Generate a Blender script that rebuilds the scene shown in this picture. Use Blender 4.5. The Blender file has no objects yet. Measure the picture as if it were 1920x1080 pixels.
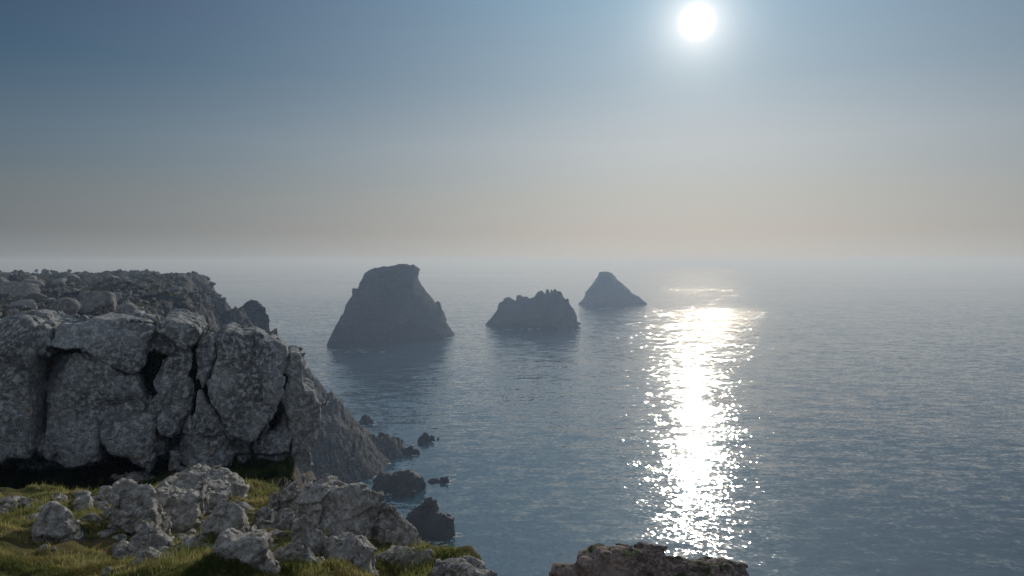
import bpy, math, random, time
import numpy as np
from mathutils import Vector, Matrix, noise as mnoise

T0 = time.time()
R = math.radians
C = bpy.context.scene.collection
scene = bpy.context.scene

# ------------------------------------------------------------------ camera
F = 1280.0                      # focal length in pixels of the 1920 px wide photograph
CAMZ = 60.0
PITCH = math.atan(52.0 / F)     # looks slightly down: horizon at y = 488
cam_d = bpy.data.cameras.new('camera'); cam = bpy.data.objects.new('camera', cam_d); C.objects.link(cam)
cam_d.sensor_width = 36; cam_d.lens = 36 * F / 1920.0
cam_d.clip_start = 0.1; cam_d.clip_end = 90000
cam.location = (0, 0, CAMZ); cam.rotation_euler = (math.pi / 2 - PITCH, 0, 0)
scene.camera = cam

# ------------------------------------------------------------------ world, sun, exposure
SUN_AZ, SUN_EL = R(14.95), R(18.4)
SUN = Vector((math.sin(SUN_AZ) * math.cos(SUN_EL), math.cos(SUN_AZ) * math.cos(SUN_EL), math.sin(SUN_EL)))
SKY_STRENGTH = 0.05
EXPOSURE = -0.7
world = bpy.data.worlds.new("World"); scene.world = world; world.use_nodes = True
W = world.node_tree; W.nodes.clear()
wo = W.nodes.new('ShaderNodeOutputWorld'); wb = W.nodes.new('ShaderNodeBackground')
sky = W.nodes.new('ShaderNodeTexSky'); sky.sky_type = 'NISHITA'; sky.sun_disc = False
sky.sun_elevation = SUN_EL; sky.sun_rotation = SUN_AZ
sky.altitude = 60; sky.air_density = 1.0; sky.dust_density = 0.0; sky.ozone_density = 1.0


def wmath(op, a, b=None, c=None, clamp=False):
    n = W.nodes.new('ShaderNodeMath'); n.operation = op; n.use_clamp = clamp
    for i, v in enumerate((a, b, c)):
        if v is None: continue
        if isinstance(v, (int, float)): n.inputs[i].default_value = v
        else: W.links.new(v, n.inputs[i])
    return n.outputs[0]


wtc = W.nodes.new('ShaderNodeTexCoord')
wnm = W.nodes.new('ShaderNodeVectorMath'); wnm.operation = 'NORMALIZE'
W.links.new(wtc.outputs['Generated'], wnm.inputs[0])
wdt = W.nodes.new('ShaderNodeVectorMath'); wdt.operation = 'DOT_PRODUCT'
W.links.new(wnm.outputs[0], wdt.inputs[0]); wdt.inputs[1].default_value = SUN
wsp = W.nodes.new('ShaderNodeSeparateXYZ'); W.links.new(wnm.outputs[0], wsp.inputs[0])
ang = wmath('ARCCOSINE', wmath('MINIMUM', wdt.outputs['Value'], 0.999999))      # angle from the sun, radians
elev = wsp.outputs['Z']


def wexp(scale, power=1.0):
    t = wmath('DIVIDE', ang, scale)
    if power != 1.0: t = wmath('POWER', t, power)
    return wmath('EXPONENT', wmath('MULTIPLY', t, -1.0))


core = wmath('MULTIPLY', wexp(0.0125, 2.4), 14.0)      # the sun itself, blown out
aure1 = wmath('MULTIPLY', wexp(0.030, 1.0), 1.9)       # bright ring of forward scattered light
aure2 = wmath('MULTIPLY', wexp(0.5, 1.3), 1.0)      # wide glow of the hazy air


def wramp(stops, scale=2.0):
    """colour by the sine of the elevation; values up to `scale`"""
    r = W.nodes.new('ShaderNodeValToRGB'); r.color_ramp.interpolation = 'LINEAR'
    e = r.color_ramp.elements
    while len(e) < len(stops): e.new(0.5)
    for k, (p, c) in enumerate(stops):
        e[k].position = p; e[k].color = tuple(v / scale for v in c) + (1,)
    W.links.new(elev, r.inputs[0])
    m = W.nodes.new('ShaderNodeVectorMath'); m.operation = 'SCALE'; m.inputs['Scale'].default_value = scale
    W.links.new(r.outputs[0], m.inputs[0]); return m.outputs[0]


# the evening air: warmer and thicker towards the horizon
gtint = wramp([(0.0, (0.84, 0.665, 0.48)), (0.04, (0.989, 0.798, 0.613)), (0.09, (0.91, 0.798, 0.627)), (0.16, (0.954, 0.86, 0.722)),
               (0.25, (0.711, 0.762, 0.724)), (0.36, (0.539, 0.773, 0.845)), (0.50, (0.8, 1.0, 1.1))], 3.0)
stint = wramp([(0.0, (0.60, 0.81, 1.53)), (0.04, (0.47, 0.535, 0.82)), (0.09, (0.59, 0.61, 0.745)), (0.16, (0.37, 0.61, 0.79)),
               (0.25, (0.04, 0.44, 0.70)), (0.36, (0.02, 0.19, 0.56)), (0.72, (2.0, 1.8, 1.6))], 2.5)  # last stop: overhead sky brightened out of view, added fill for the shaded rock
gmul0 = W.nodes.new('ShaderNodeVectorMath'); gmul0.operation = 'SCALE'
W.links.new(gtint, gmul0.inputs[0]); W.links.new(aure2, gmul0.inputs['Scale'])
gnear = W.nodes.new('ShaderNodeVectorMath'); gnear.operation = 'SCALE'; gnear.inputs[0].default_value = (1.0, 0.90, 0.80)
W.links.new(wmath('ADD', core, aure1), gnear.inputs['Scale'])
gmul = W.nodes.new('ShaderNodeVectorMath'); gmul.operation = 'ADD'
W.links.new(gmul0.outputs[0], gmul.inputs[0]); W.links.new(gnear.outputs[0], gmul.inputs[1])
tone = W.nodes.new('ShaderNodeVectorMath'); tone.operation = 'MULTIPLY'
W.links.new(sky.outputs[0], tone.inputs[0]); W.links.new(stint, tone.inputs[1])
sscl = W.nodes.new('ShaderNodeVectorMath'); sscl.operation = 'SCALE'; 
# added pale glow in the unseen sky behind the viewer, lifts the shaded rock
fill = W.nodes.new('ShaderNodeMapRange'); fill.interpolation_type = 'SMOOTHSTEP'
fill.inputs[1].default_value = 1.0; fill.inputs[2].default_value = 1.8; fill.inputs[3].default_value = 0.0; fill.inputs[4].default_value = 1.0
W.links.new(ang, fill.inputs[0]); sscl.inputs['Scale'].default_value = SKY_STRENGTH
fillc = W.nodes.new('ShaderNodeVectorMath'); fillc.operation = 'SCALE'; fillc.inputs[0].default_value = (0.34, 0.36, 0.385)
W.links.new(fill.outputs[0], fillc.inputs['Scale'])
W.links.new(tone.outputs[0], sscl.inputs[0])
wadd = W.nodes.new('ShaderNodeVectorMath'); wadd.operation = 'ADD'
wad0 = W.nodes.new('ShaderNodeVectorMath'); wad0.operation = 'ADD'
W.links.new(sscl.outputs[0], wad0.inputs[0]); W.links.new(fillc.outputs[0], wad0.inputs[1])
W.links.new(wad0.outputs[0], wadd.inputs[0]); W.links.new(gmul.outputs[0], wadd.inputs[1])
W.links.new(wadd.outputs[0], wb.inputs[0]); wb.inputs[1].default_value = 1.0
W.links.new(wb.outputs[0], wo.inputs[0])

sun_d = bpy.data.lights.new('sun', 'SUN'); sun = bpy.data.objects.new('sun', sun_d); C.objects.link(sun)
sun_d.energy = 3.3; sun_d.angle = R(0.5); sun_d.color = (1.0, 0.93, 0.82)
sun.rotation_euler = SUN.to_track_quat('Z', 'Y').to_euler(); sun.location = SUN * 500

scene.view_settings.view_transform = 'Standard'; scene.view_settings.look = 'None'
scene.view_settings.gamma = 1; scene.view_settings.exposure = EXPOSURE
cy = scene.cycles
cy.use_denoising = True
cy.use_adaptive_sampling = False
cy.max_bounces = 5; cy.diffuse_bounces = 3; cy.glossy_bounces = 3; cy.transmission_bounces = 3
cy.volume_bounces = 0; cy.transparent_max_bounces = 6
cy.sample_clamp_indirect = 4


# ------------------------------------------------------------------ helpers: rays of the photograph
def ray(x, y):
    rx, up = (x - 960.0) / F, (540.0 - y) / F
    c, s = math.cos(PITCH), math.sin(PITCH)
    return Vector((rx, c + s * up, c * up - s))


def P(x, y, Y):
    d = ray(x, y); return Vector((0, 0, CAMZ)) + d * (Y / d.y)


def seaY(y):
    """distance at which the ray through row y meets the sea"""
    d = ray(960, y); return d.y * CAMZ / -d.z


# ------------------------------------------------------------------ numpy noise
rng0 = np.random.RandomState(7)
PERM = rng0.permutation(256).astype(np.int32); PERM = np.concatenate([PERM, PERM, PERM])
GR = rng0.normal(size=(256, 3)); GR /= np.linalg.norm(GR, axis=1)[:, None]; GR = GR.astype(np.float32)
JT = rng0.rand(256, 3).astype(np.float32)


def h3(i, j, k):
    return PERM[PERM[PERM[i & 255] + (j & 255)] + (k & 255)]


def perlin(p):
    p = p.astype(np.float32); i = np.floor(p).astype(np.int32); f = p - i
    w = f * f * f * (f * (f * 6 - 15) + 10)
    out = 0
    for dx in (0, 1):
        for dy in (0, 1):
            for dz in (0, 1):
                g = GR[h3(i[:, 0] + dx, i[:, 1] + dy, i[:, 2] + dz)]
                d = f - np.array([dx, dy, dz], np.float32)
                v = (g * d).sum(1)
                ww = (w[:, 0] if dx else 1 - w[:, 0]) * (w[:, 1] if dy else 1 - w[:, 1]) * (w[:, 2] if dz else 1 - w[:, 2])
                out = out + ww * v
    return out * 1.6


def fbm(p, octv=4, gain=0.5, ridged=False):
    s, a, t = 0, 1.0, 0
    for o in range(octv):
        n = perlin(p * (2.03 ** o) + 17.3 * o)
        if ridged: n = 1 - 2 * np.abs(n)
        s = s + a * n; t += a; a *= gain
    return s / t


def facets(p, seed=0):
    """Voronoi cells, each a plane with its own tilt: broken rock faces.  Returns facet height and distance to the crack."""
    p = (p + seed * 13.7).astype(np.float32)
    b = np.floor(p - 0.5).astype(np.int32)
    f1 = np.full(len(p), 9.0, np.float32); f2 = f1.copy(); val = np.zeros(len(p), np.float32)
    for dx in (0, 1):
        for dy in (0, 1):
            for dz in (0, 1):
                c = b + np.array([dx, dy, dz], np.int32)
                h = h3(c[:, 0], c[:, 1], c[:, 2])
                q = c + 0.5 + (JT[h] - 0.5) * 0.9
                d = p - q; dd = (d * d).sum(1)
                v = (d * GR[(h * 7 + 3) & 255]).sum(1) + (JT[h][:, 0] - 0.5) * 0.7
                m = dd < f1
                f2 = np.where(m, f1, np.minimum(f2, dd)); f1 = np.where(m, dd, f1); val = np.where(m, v, val)
    return val, np.sqrt(f2) - np.sqrt(f1)


def poly_sd(pts, poly):
    """signed distance to a polygon, positive inside; pts (N,2)"""
    poly = np.asarray(poly, np.float64); n = len(poly)
    d2 = np.full(len(pts), 1e18); ins = np.zeros(len(pts), bool)
    for i in range(n):
        a, b = poly[i], poly[(i + 1) % n]; e = b - a
        w = pts - a
        t = np.clip((w @ e) / max(e @ e, 1e-12), 0, 1)
        q = w - t[:, None] * e
        d2 = np.minimum(d2, (q * q).sum(1))
        if a[1] != b[1]:
            c = ((a[1] > pts[:, 1]) != (b[1] > pts[:, 1])) & (pts[:, 0] < (b[0] - a[0]) * (pts[:, 1] - a[1]) / (b[1] - a[1]) + a[0])
            ins ^= c
    d = np.sqrt(d2)
    return np.where(ins, d, -d)


# ------------------------------------------------------------------ mesh helpers
def make_mesh(name, verts, faces, mat, smooth=True):
    """faces: (M,3) or (M,4) array"""
    me = bpy.data.meshes.new(name)
    verts = np.ascontiguousarray(verts, np.float32); faces = np.ascontiguousarray(faces, np.int32)
    k = faces.shape[1]
    me.vertices.add(len(verts)); me.vertices.foreach_set('co', verts.ravel())
    me.loops.add(faces.size); me.loops.foreach_set('vertex_index', faces.ravel())
    me.polygons.add(len(faces)); me.polygons.foreach_set('loop_start', np.arange(0, faces.size, k, dtype=np.int32))
    me.update(calc_edges=True)
    if smooth: me.polygons.foreach_set('use_smooth', np.ones(len(faces), bool))
    if mat: me.materials.append(mat)
    me.validate(); me.update()
    return me


def link(name, me, loc=(0, 0, 0), parent=None):
    o = bpy.data.objects.new(name, me); C.objects.link(o); o.location = loc
    if parent: o.parent = parent
    return o


def tag(o, label=None, cat=None, group=None, kind=None):
    if label: o['label'] = label
    if cat: o['category'] = cat
    if group: o['group'] = group
    if kind: o['kind'] = kind
    return o


def surface_nets(V, org, h):
    """V>0 inside. returns verts, quads"""
    ins = V > 0
    nx, ny, nz = V.shape
    cc = np.zeros((nx - 1, ny - 1, nz - 1), np.int8)
    corners = [(a, b, c) for a in (0, 1) for b in (0, 1) for c in (0, 1)]
    for a, b, c in corners:
        cc += ins[a:nx - 1 + a, b:ny - 1 + b, c:nz - 1 + c]
    idx = np.argwhere((cc > 0) & (cc < 8))
    vid = np.full(cc.shape, -1, np.int32); vid[idx[:, 0], idx[:, 1], idx[:, 2]] = np.arange(len(idx))
    vals = {c: V[idx[:, 0] + c[0], idx[:, 1] + c[1], idx[:, 2] + c[2]] for c in corners}
    acc = np.zeros((len(idx), 3)); cnt = np.zeros(len(idx))
    for a in corners:
        for ax in range(3):
            if a[ax] == 0:
                b = list(a); b[ax] = 1; b = tuple(b)
                va, vb = vals[a], vals[b]; m = (va > 0) != (vb > 0)
                t = np.where(m, va / np.where(m, va - vb, 1), 0)
                p = np.tile(np.array(a, float), (len(idx), 1)); p[:, ax] = t
                acc += np.where(m[:, None], p, 0); cnt += m
    verts = (idx + acc / cnt[:, None]) * h + org
    quads = []
    for ax in range(3):
        sl0 = [slice(None)] * 3; sl1 = [slice(None)] * 3
        sl0[ax] = slice(0, -1); sl1[ax] = slice(1, None)
        A, B = ins[tuple(sl0)], ins[tuple(sl1)]
        e = np.argwhere(A != B)
        o1, o2 = [(1, 2), (2, 0), (0, 1)][ax]
        ok = (e[:, o1] > 0) & (e[:, o2] > 0) & (e[:, o1] < V.shape[o1] - 1) & (e[:, o2] < V.shape[o2] - 1)
        e = e[ok]; fl = A[e[:, 0], e[:, 1], e[:, 2]]
        def g(d1, d2):
            q = e.copy(); q[:, o1] -= d1; q[:, o2] -= d2
            return vid[q[:, 0], q[:, 1], q[:, 2]]
        q = np.stack([g(1, 1), g(0, 1), g(0, 0), g(1, 0)], 1)
        q[~fl] = q[~fl][:, ::-1]
        quads.append(q)
    return verts, np.concatenate(quads)


# ------------------------------------------------------------------ materials
class NT:
    def __init__(s, name):
        s.m = bpy.data.materials.new(name); s.m.use_nodes = True; s.t = s.m.node_tree; s.t.nodes.clear()
        s.out = s.t.nodes.new('ShaderNodeOutputMaterial')
    def n(s, kind, **kw):
        nd = s.t.nodes.new(kind)
        for k, v in kw.items(): setattr(nd, k, v)
        return nd
    def put(s, sock, v):
        if v is None: return
        if isinstance(v, (int, float)): sock.default_value = v
        elif isinstance(v, tuple): sock.default_value = v
        else: s.t.links.new(v, sock)
    def math(s, op, a, b=None, clamp=False):
        nd = s.n('ShaderNodeMath', operation=op, use_clamp=clamp); s.put(nd.inputs[0], a); s.put(nd.inputs[1], b); return nd.outputs[0]
    def mix(s, f, a, b, mode='MIX'):
        nd = s.n('ShaderNodeMix', data_type='RGBA', blend_type=mode)
        s.put(nd.inputs['Factor'], f); s.put(nd.inputs['A'], a if not isinstance(a, tuple) else a + (1,) * (4 - len(a)))
        s.put(nd.inputs['B'], b if not isinstance(b, tuple) else b + (1,) * (4 - len(b))); return nd.outputs['Result']
    def noise(s, vec, scale, detail=4, rough=0.55, out='Fac', dist=0.0):
        nd = s.n('ShaderNodeTexNoise'); s.put(nd.inputs['Vector'], vec); nd.inputs['Scale'].default_value = scale
        nd.inputs['Detail'].default_value = detail; nd.inputs['Roughness'].default_value = rough; nd.inputs['Distortion'].default_value = dist
        return nd.outputs[out]
    def ramp(s, v, a, b):
        nd = s.n('ShaderNodeMapRange'); nd.interpolation_type = 'SMOOTHSTEP'; s.put(nd.inputs[0], v); nd.inputs[1].default_value = a; nd.inputs[2].default_value = b; return nd.outputs[0]


def rock_material(name, sc, dark, mid, pale, lichen=0.5, orange=0.3, moss=0.0, rough=0.9, bump=1.0, mosscol=(0.045, 0.06, 0.012), tide=False):
    """sc: metres of the coarse mottling"""
    N = NT(name)
    geo = N.n('ShaderNodeNewGeometry'); pos = geo.outputs['Position']
    n1 = N.noise(pos, 0.6 / sc, 6, 0.6); n2 = N.noise(pos, 8.0 / sc, 7, 0.70); n3 = N.noise(pos, 22.0 / sc, 4, 0.65)
    c = N.mix(N.ramp(n1, 0.38, 0.62), dark, mid)
    c = N.mix(N.math('MULTIPLY', N.ramp(n2, 0.46, 0.61), lichen), c, pale)
    # dark speckle of crustose lichen and pits
    c = N.mix(N.math('MULTIPLY', N.ramp(n3, 0.56, 0.66), 0.72), c, tuple(0.22 * x for x in dark))
    n4 = N.noise(pos, 9.0 / sc, 5, 0.6)
    c = N.mix(N.math('MULTIPLY', N.ramp(n4, 0.58, 0.68), 0.5), c, tuple(0.4 * x for x in dark))
    if orange > 0:
        n5 = N.noise(pos, 2.3 / sc, 6, 0.7, dist=0.4)
        n6 = N.noise(pos, 0.5 / sc, 2, 0.5)
        f = N.math('MULTIPLY', N.ramp(n5, 0.60, 0.66), N.ramp(n6, 0.47, 0.58))
        c = N.mix(N.math('MULTIPLY', f, orange), c, (0.33, 0.17, 0.035))
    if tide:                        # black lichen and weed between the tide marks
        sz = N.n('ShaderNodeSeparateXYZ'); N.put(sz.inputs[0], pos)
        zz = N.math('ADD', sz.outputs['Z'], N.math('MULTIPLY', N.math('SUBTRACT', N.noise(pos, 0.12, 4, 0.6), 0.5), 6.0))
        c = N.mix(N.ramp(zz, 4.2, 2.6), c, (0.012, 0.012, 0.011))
    if moss > 0:
        sep = N.n('ShaderNodeSeparateXYZ'); N.put(sep.inputs[0], geo.outputs['Normal'])
        n7 = N.noise(pos, 1.6 / sc, 5, 0.6)
        f = N.math('ADD', N.math('MULTIPLY', sep.outputs['Z'], 0.5), n7)
        f = N.ramp(f, 1.06 - moss * 0.5, 1.16 - moss * 0.5)
        c = N.mix(f, c, mosscol)
    bs = N.n('ShaderNodeBsdfPrincipled'); N.put(bs.inputs['Base Color'], c); bs.inputs['Roughness'].default_value = rough
    bs.inputs['Specular IOR Level'].default_value = 0.25
    vor = N.n('ShaderNodeTexVoronoi'); vor.feature = 'DISTANCE_TO_EDGE'
    wv = N.n('ShaderNodeVectorMath', operation='ADD'); N.put(wv.inputs[0], pos)
    ws = N.n('ShaderNodeVectorMath', operation='SCALE'); N.put(ws.inputs[0], N.noise(pos, 2.0 / sc, 3, 0.6, out='Color')); ws.inputs['Scale'].default_value = 0.5 * sc
    N.put(wv.inputs[1], ws.outputs[0]); N.put(vor.inputs['Vector'], wv.outputs[0]); vor.inputs['Scale'].default_value = 1.1 / sc
    crack = N.ramp(vor.outputs['Distance'], 0.0, 0.035)
    h = N.math('ADD', N.math('MULTIPLY', N.noise(pos, 2.2 / sc, 10, 0.66), 1.0), N.math('MULTIPLY', n3, 0.12))
    h = N.math('ADD', h, N.math('MULTIPLY', crack, 0.10))
    bp = N.n('ShaderNodeBump'); bp.inputs['Strength'].default_value = 1.0; bp.inputs['Distance'].default_value = 0.34 * sc * bump
    N.put(bp.inputs['Height'], h); N.put(bs.inputs['Normal'], bp.outputs[0])
    N.put(N.out.inputs[0], bs.outputs[0])
    return N.m


M_crag = rock_material('lichened_crag_rock', 1.0, (0.16, 0.165, 0.17), (0.35, 0.36, 0.365), (0.70, 0.72, 0.72), 0.75, 1.0, 0.0, bump=0.8)
M_boulder = rock_material('boulder_rock', 0.55, (0.23, 0.21, 0.19), (0.46, 0.43, 0.395), (0.76, 0.73, 0.69), 0.75, 0.4, 0.12, bump=0.8)
M_brown = rock_material('brown_layered_rock', 0.6, (0.18, 0.135, 0.115), (0.36, 0.28, 0.24), (0.62, 0.52, 0.47), 0.6, 0.5, 0.2, bump=0.8)
M_far = rock_material('headland_rock', 7.0, (0.05, 0.05, 0.05), (0.11, 0.108, 0.106), (0.28, 0.275, 0.27), 0.55, 0.1, 0.2, mosscol=(0.07, 0.075, 0.02), bump=0.6)
M_farb = rock_material('headland_boulder_rock', 4.0, (0.19, 0.185, 0.18), (0.32, 0.31, 0.30), (0.52, 0.50, 0.48), 0.5, 0.1, 0.0, bump=0.6)
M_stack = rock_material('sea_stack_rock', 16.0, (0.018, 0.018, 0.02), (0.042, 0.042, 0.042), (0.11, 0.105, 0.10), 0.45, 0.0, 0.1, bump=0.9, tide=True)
M_wet = rock_material('wet_shore_rock', 3.0, (0.03, 0.028, 0.026), (0.06, 0.055, 0.05), (0.11, 0.10, 0.09), 0.4, 0.0, 0.0, rough=0.6, bump=0.6)


def ground_material():
    N = NT('turf_and_stone'); geo = N.n('ShaderNodeNewGeometry'); pos = geo.outputs['Position']
    sep = N.n('ShaderNodeSeparateXYZ'); N.put(sep.inputs[0], geo.outputs['Normal'])
    n1 = N.noise(pos, 1.3, 6, 0.62); n2 = N.noise(pos, 9.0, 6, 0.65); n3 = N.noise(pos, 45.0, 3, 0.6)
    grass = N.mix(N.ramp(n2, 0.4, 0.62), (0.05, 0.065, 0.014), (0.15, 0.14, 0.04))
    grass = N.mix(N.ramp(n1, 0.5, 0.66), grass, (0.20, 0.15, 0.06))
    stone = N.mix(N.ramp(n3, 0.42, 0.6), (0.09, 0.082, 0.075), (0.26, 0.24, 0.22))
    f = N.ramp(N.math('ADD', N.math('MULTIPLY', sep.outputs['Z'], 1.0), N.math('MULTIPLY', N.math('SUBTRACT', n1, 0.5), 0.9)), 0.72, 0.84)
    c = N.mix(f, stone, grass)
    bs = N.n('ShaderNodeBsdfPrincipled'); N.put(bs.inputs['Base Color'], c); bs.inputs['Roughness'].default_value = 0.95
    bs.inputs['Specular IOR Level'].default_value = 0.15
    h = N.math('ADD', N.noise(pos, 7.0, 9, 0.7), N.math('MULTIPLY', n3, 0.3))
    bp = N.n('ShaderNodeBump'); bp.inputs['Strength'].default_value = 1.0; bp.inputs['Distance'].default_value = 0.10
    N.put(bp.inputs['Height'], h); N.put(bs.inputs['Normal'], bp.outputs[0])
    N.put(N.out.inputs[0], bs.outputs[0]); return N.m


def blade_material(name, c1, c2, c3):
    N = NT(name); geo = N.n('ShaderNodeNewGeometry'); pos = geo.outputs['Position']
    n1 = N.noise(pos, 1.7, 3, 0.6); n2 = N.noise(pos, 30.0, 2, 0.6)
    c = N.mix(N.ramp(n1, 0.40, 0.62), c1, c2)
    c = N.mix(N.ramp(n2, 0.5, 0.75), c, c3)
    d = N.n('ShaderNodeBsdfDiffuse'); t = N.n('ShaderNodeBsdfTranslucent'); N.put(d.inputs[0], c); N.put(t.inputs[0], c)
    m = N.n('ShaderNodeMixShader'); m.inputs[0].default_value = 0.5
    N.put(m.inputs[1], d.outputs[0]); N.put(m.inputs[2], t.outputs[0]); N.put(N.out.inputs[0], m.outputs[0]); return N.m


M_ground = ground_material()
M_turf = blade_material('turf_blades', (0.17, 0.20, 0.05), (0.46, 0.40, 0.16), (0.62, 0.54, 0.30))
M_tuft = blade_material('long_grass_blades', (0.10, 0.13, 0.03), (0.22, 0.20, 0.07), (0.36, 0.31, 0.16))
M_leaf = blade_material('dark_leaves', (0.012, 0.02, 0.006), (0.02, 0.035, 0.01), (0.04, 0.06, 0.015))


def water_material():
    N = NT('sea_water'); geo = N.n('ShaderNodeNewGeometry'); pos = geo.outputs['Position']
    def stretched(rz, sx, sy):
        mp = N.n('ShaderNodeMapping'); mp.inputs['Rotation'].default_value = (0, 0, R(rz)); mp.inputs['Scale'].default_value = (sx, sy, 1)
        N.put(mp.inputs[0], pos); return mp.outputs[0]
    # slicks and cat's paws: where the wind ruffles the sea more or less
    slick = N.noise(stretched(4, 0.35, 1.0), 0.006, 4, 0.55, dist=0.6)
    amp = N.n('ShaderNodeMapRange'); N.put(amp.inputs[0], slick); amp.inputs[1].default_value = 0.38; amp.inputs[2].default_value = 0.62
    amp.inputs[3].default_value = 0.72; amp.inputs[4].default_value = 1.25
    total = None
    for rz, sx, sy, sc, det, ax, ay in WAVES:
        c = N.noise(stretched(rz, sx, sy), sc, det, 0.6, out='Color')
        sb = N.n('ShaderNodeVectorMath', operation='SUBTRACT'); N.put(sb.inputs[0], c); sb.inputs[1].default_value = (0.5, 0.5, 0.5)
        ml = N.n('ShaderNodeVectorMath', operation='MULTIPLY'); N.put(ml.inputs[0], sb.outputs[0]); ml.inputs[1].default_value = (ax, ay, 0)
        if total is None: total = ml.outputs[0]
        else:
            ad = N.n('ShaderNodeVectorMath', operation='ADD'); N.put(ad.inputs[0], total); N.put(ad.inputs[1], ml.outputs[0]); total = ad.outputs[0]
    # open water is rougher than the lee of the cliffs
    sx = N.n('ShaderNodeSeparateXYZ'); N.put(sx.inputs[0], pos)
    far = N.n('ShaderNodeMapRange'); N.put(far.inputs[0], sx.outputs['Y']); far.inputs[1].default_value = 180; far.inputs[2].default_value = 650
    band = N.noise(stretched(3, 0.22, 1.0), 0.0021, 3, 0.55, dist=0.3)
    off = N.n('ShaderNodeMapRange'); N.put(off.inputs[0], sx.outputs['Y']); off.inputs[1].default_value = 700; off.inputs[2].default_value = 1400
    calm = N.math('SUBTRACT', 1.0, N.math('MULTIPLY', off.outputs[0], N.math('MULTIPLY', N.ramp(band, 0.60, 0.46), 0.82)))
    cv = N.n('ShaderNodeCombineXYZ'); N.put(cv.inputs[0], N.math('ADD', N.math('MULTIPLY', far.outputs[0], 1.0), 0.82)); N.put(cv.inputs[1], N.math('ADD', N.math('MULTIPLY', far.outputs[0], 0.35), 0.8))
    vm = N.n('ShaderNodeVectorMath', operation='MULTIPLY'); N.put(vm.inputs[0], total); N.put(vm.inputs[1], cv.outputs[0])
    vc = N.n('ShaderNodeVectorMath', operation='SCALE'); N.put(vc.inputs[0], vm.outputs[0]); N.put(vc.inputs['Scale'], calm); total = vc.outputs[0]
    sl = N.n('ShaderNodeVectorMath', operation='SCALE'); N.put(sl.inputs[0], total); N.put(sl.inputs['Scale'], amp.outputs[0])
    ad = N.n('ShaderNodeVectorMath', operation='ADD'); N.put(ad.inputs[0], sl.outputs[0]); ad.inputs[1].default_value = (0, 0, 1)
    nm = N.n('ShaderNodeVectorMath', operation='NORMALIZE'); N.put(nm.inputs[0], ad.outputs[0])
    # water colour painted lighter towards the left for the bright sheen there, darker right
    sh = N.n('ShaderNodeSeparateXYZ'); N.put(sh.inputs[0], pos)
    sheen_x = N.math('ADD', N.math('SUBTRACT', sh.outputs['X'], N.math('MULTIPLY', sh.outputs['Y'], 0.12)), N.math('MULTIPLY', N.math('SUBTRACT', N.noise(pos, 0.012, 3, 0.5), 0.5), 60.0))
    bs = N.n('ShaderNodeBsdfPrincipled'); N.put(bs.inputs['Base Color'], N.mix(N.ramp(sheen_x, -40.0, 70.0), (0.045, 0.105, 0.150), (0.006, 0.024, 0.040)))
    bs.inputs['IOR'].default_value = 2.2; bs.inputs['Roughness'].default_value = 0.05
    N.put(bs.inputs['Normal'], nm.outputs[0])
    # capillary ripples too fine to model: a small share of broad sheen
    b2 = N.n('ShaderNodeBsdfPrincipled'); b2.inputs['Base Color'].default_value = (0.012, 0.042, 0.064, 1); b2.inputs['IOR'].default_value = 1.5; b2.inputs['Roughness'].default_value = 0.36
    N.put(b2.inputs['Normal'], nm.outputs[0])
    mx = N.n('ShaderNodeMixShader'); mx.inputs[0].default_value = 0.025; N.put(mx.inputs[1], bs.outputs[0]); N.put(mx.inputs[2], b2.outputs[0])
    N.put(N.out.inputs[0], mx.outputs[0]); return N.m


# rotation, stretch x, stretch y, scale (1/m), detail, slope amplitude x, y
WAVES = [(6, 0.30, 1.0, 0.07, 1, 0.07, 0.09),
         (-9, 0.34, 1.0, 0.22, 2, 0.20, 0.26),
         (7, 0.42, 1.0, 0.50, 2, 0.32, 0.38),
         (14, 0.8, 1.0, 1.15, 1, 0.42, 0.36)]
M_water = water_material()

# ------------------------------------------------------------------ terrain height
COAST = [(30, -2), (14, 3.2), (6, 3.4), (2.2, 4.2), (0.6, 4.6), (0.0, 5.1), (-0.35, 6.1), (-0.85, 6.9), (-1.3, 7.7), (-2.2, 9.2), (-3.6, 11.2), (-5.0, 14.5),
         (-5.8, 18), (-7.2, 23), (-11, 30), (-20, 46), (-36, 72), (-54, 104), (-70, 140), (-84, 172), (-96, 199), (-108, 232),
         (-125, 268), (-190, 320), (-420, 360), (-420, -80), (30, -80)]
SPURS = [[P(x, y, Y) for x, y, Y in ((392, 540, 199), (432, 575, 200), (470, 602, 200), (540, 672, 201), (565, 695, 202), (600, 735, 203), (628, 757, 204),
                                    (658, 783, 205), (690, 808, 207), (722, 816, 209), (753, 829, 212), (762, 852, 214))],
         [P(x, y, Y) for x, y, Y in ((380, 720, 186), (480, 770, 189), (560, 797, 190), (600, 800, 192), (655, 818, 194), (690, 845, 196), (708, 866, 197))],
         [P(x, y, Y) for x, y, Y in ((460, 800, 178), (560, 842, 182), (620, 850, 185), (665, 872, 188), (682, 892, 188))]]
DROP = ([-20, 0, 5.2, 9, 12, 20, 40, 80, 120, 160, 200, 260], [0.6, 1.15, 2.42, 3.38, 4.1, 6.0, 6.9, 6.8, 6.2, 5.5, 5.0, 5.6])


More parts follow.
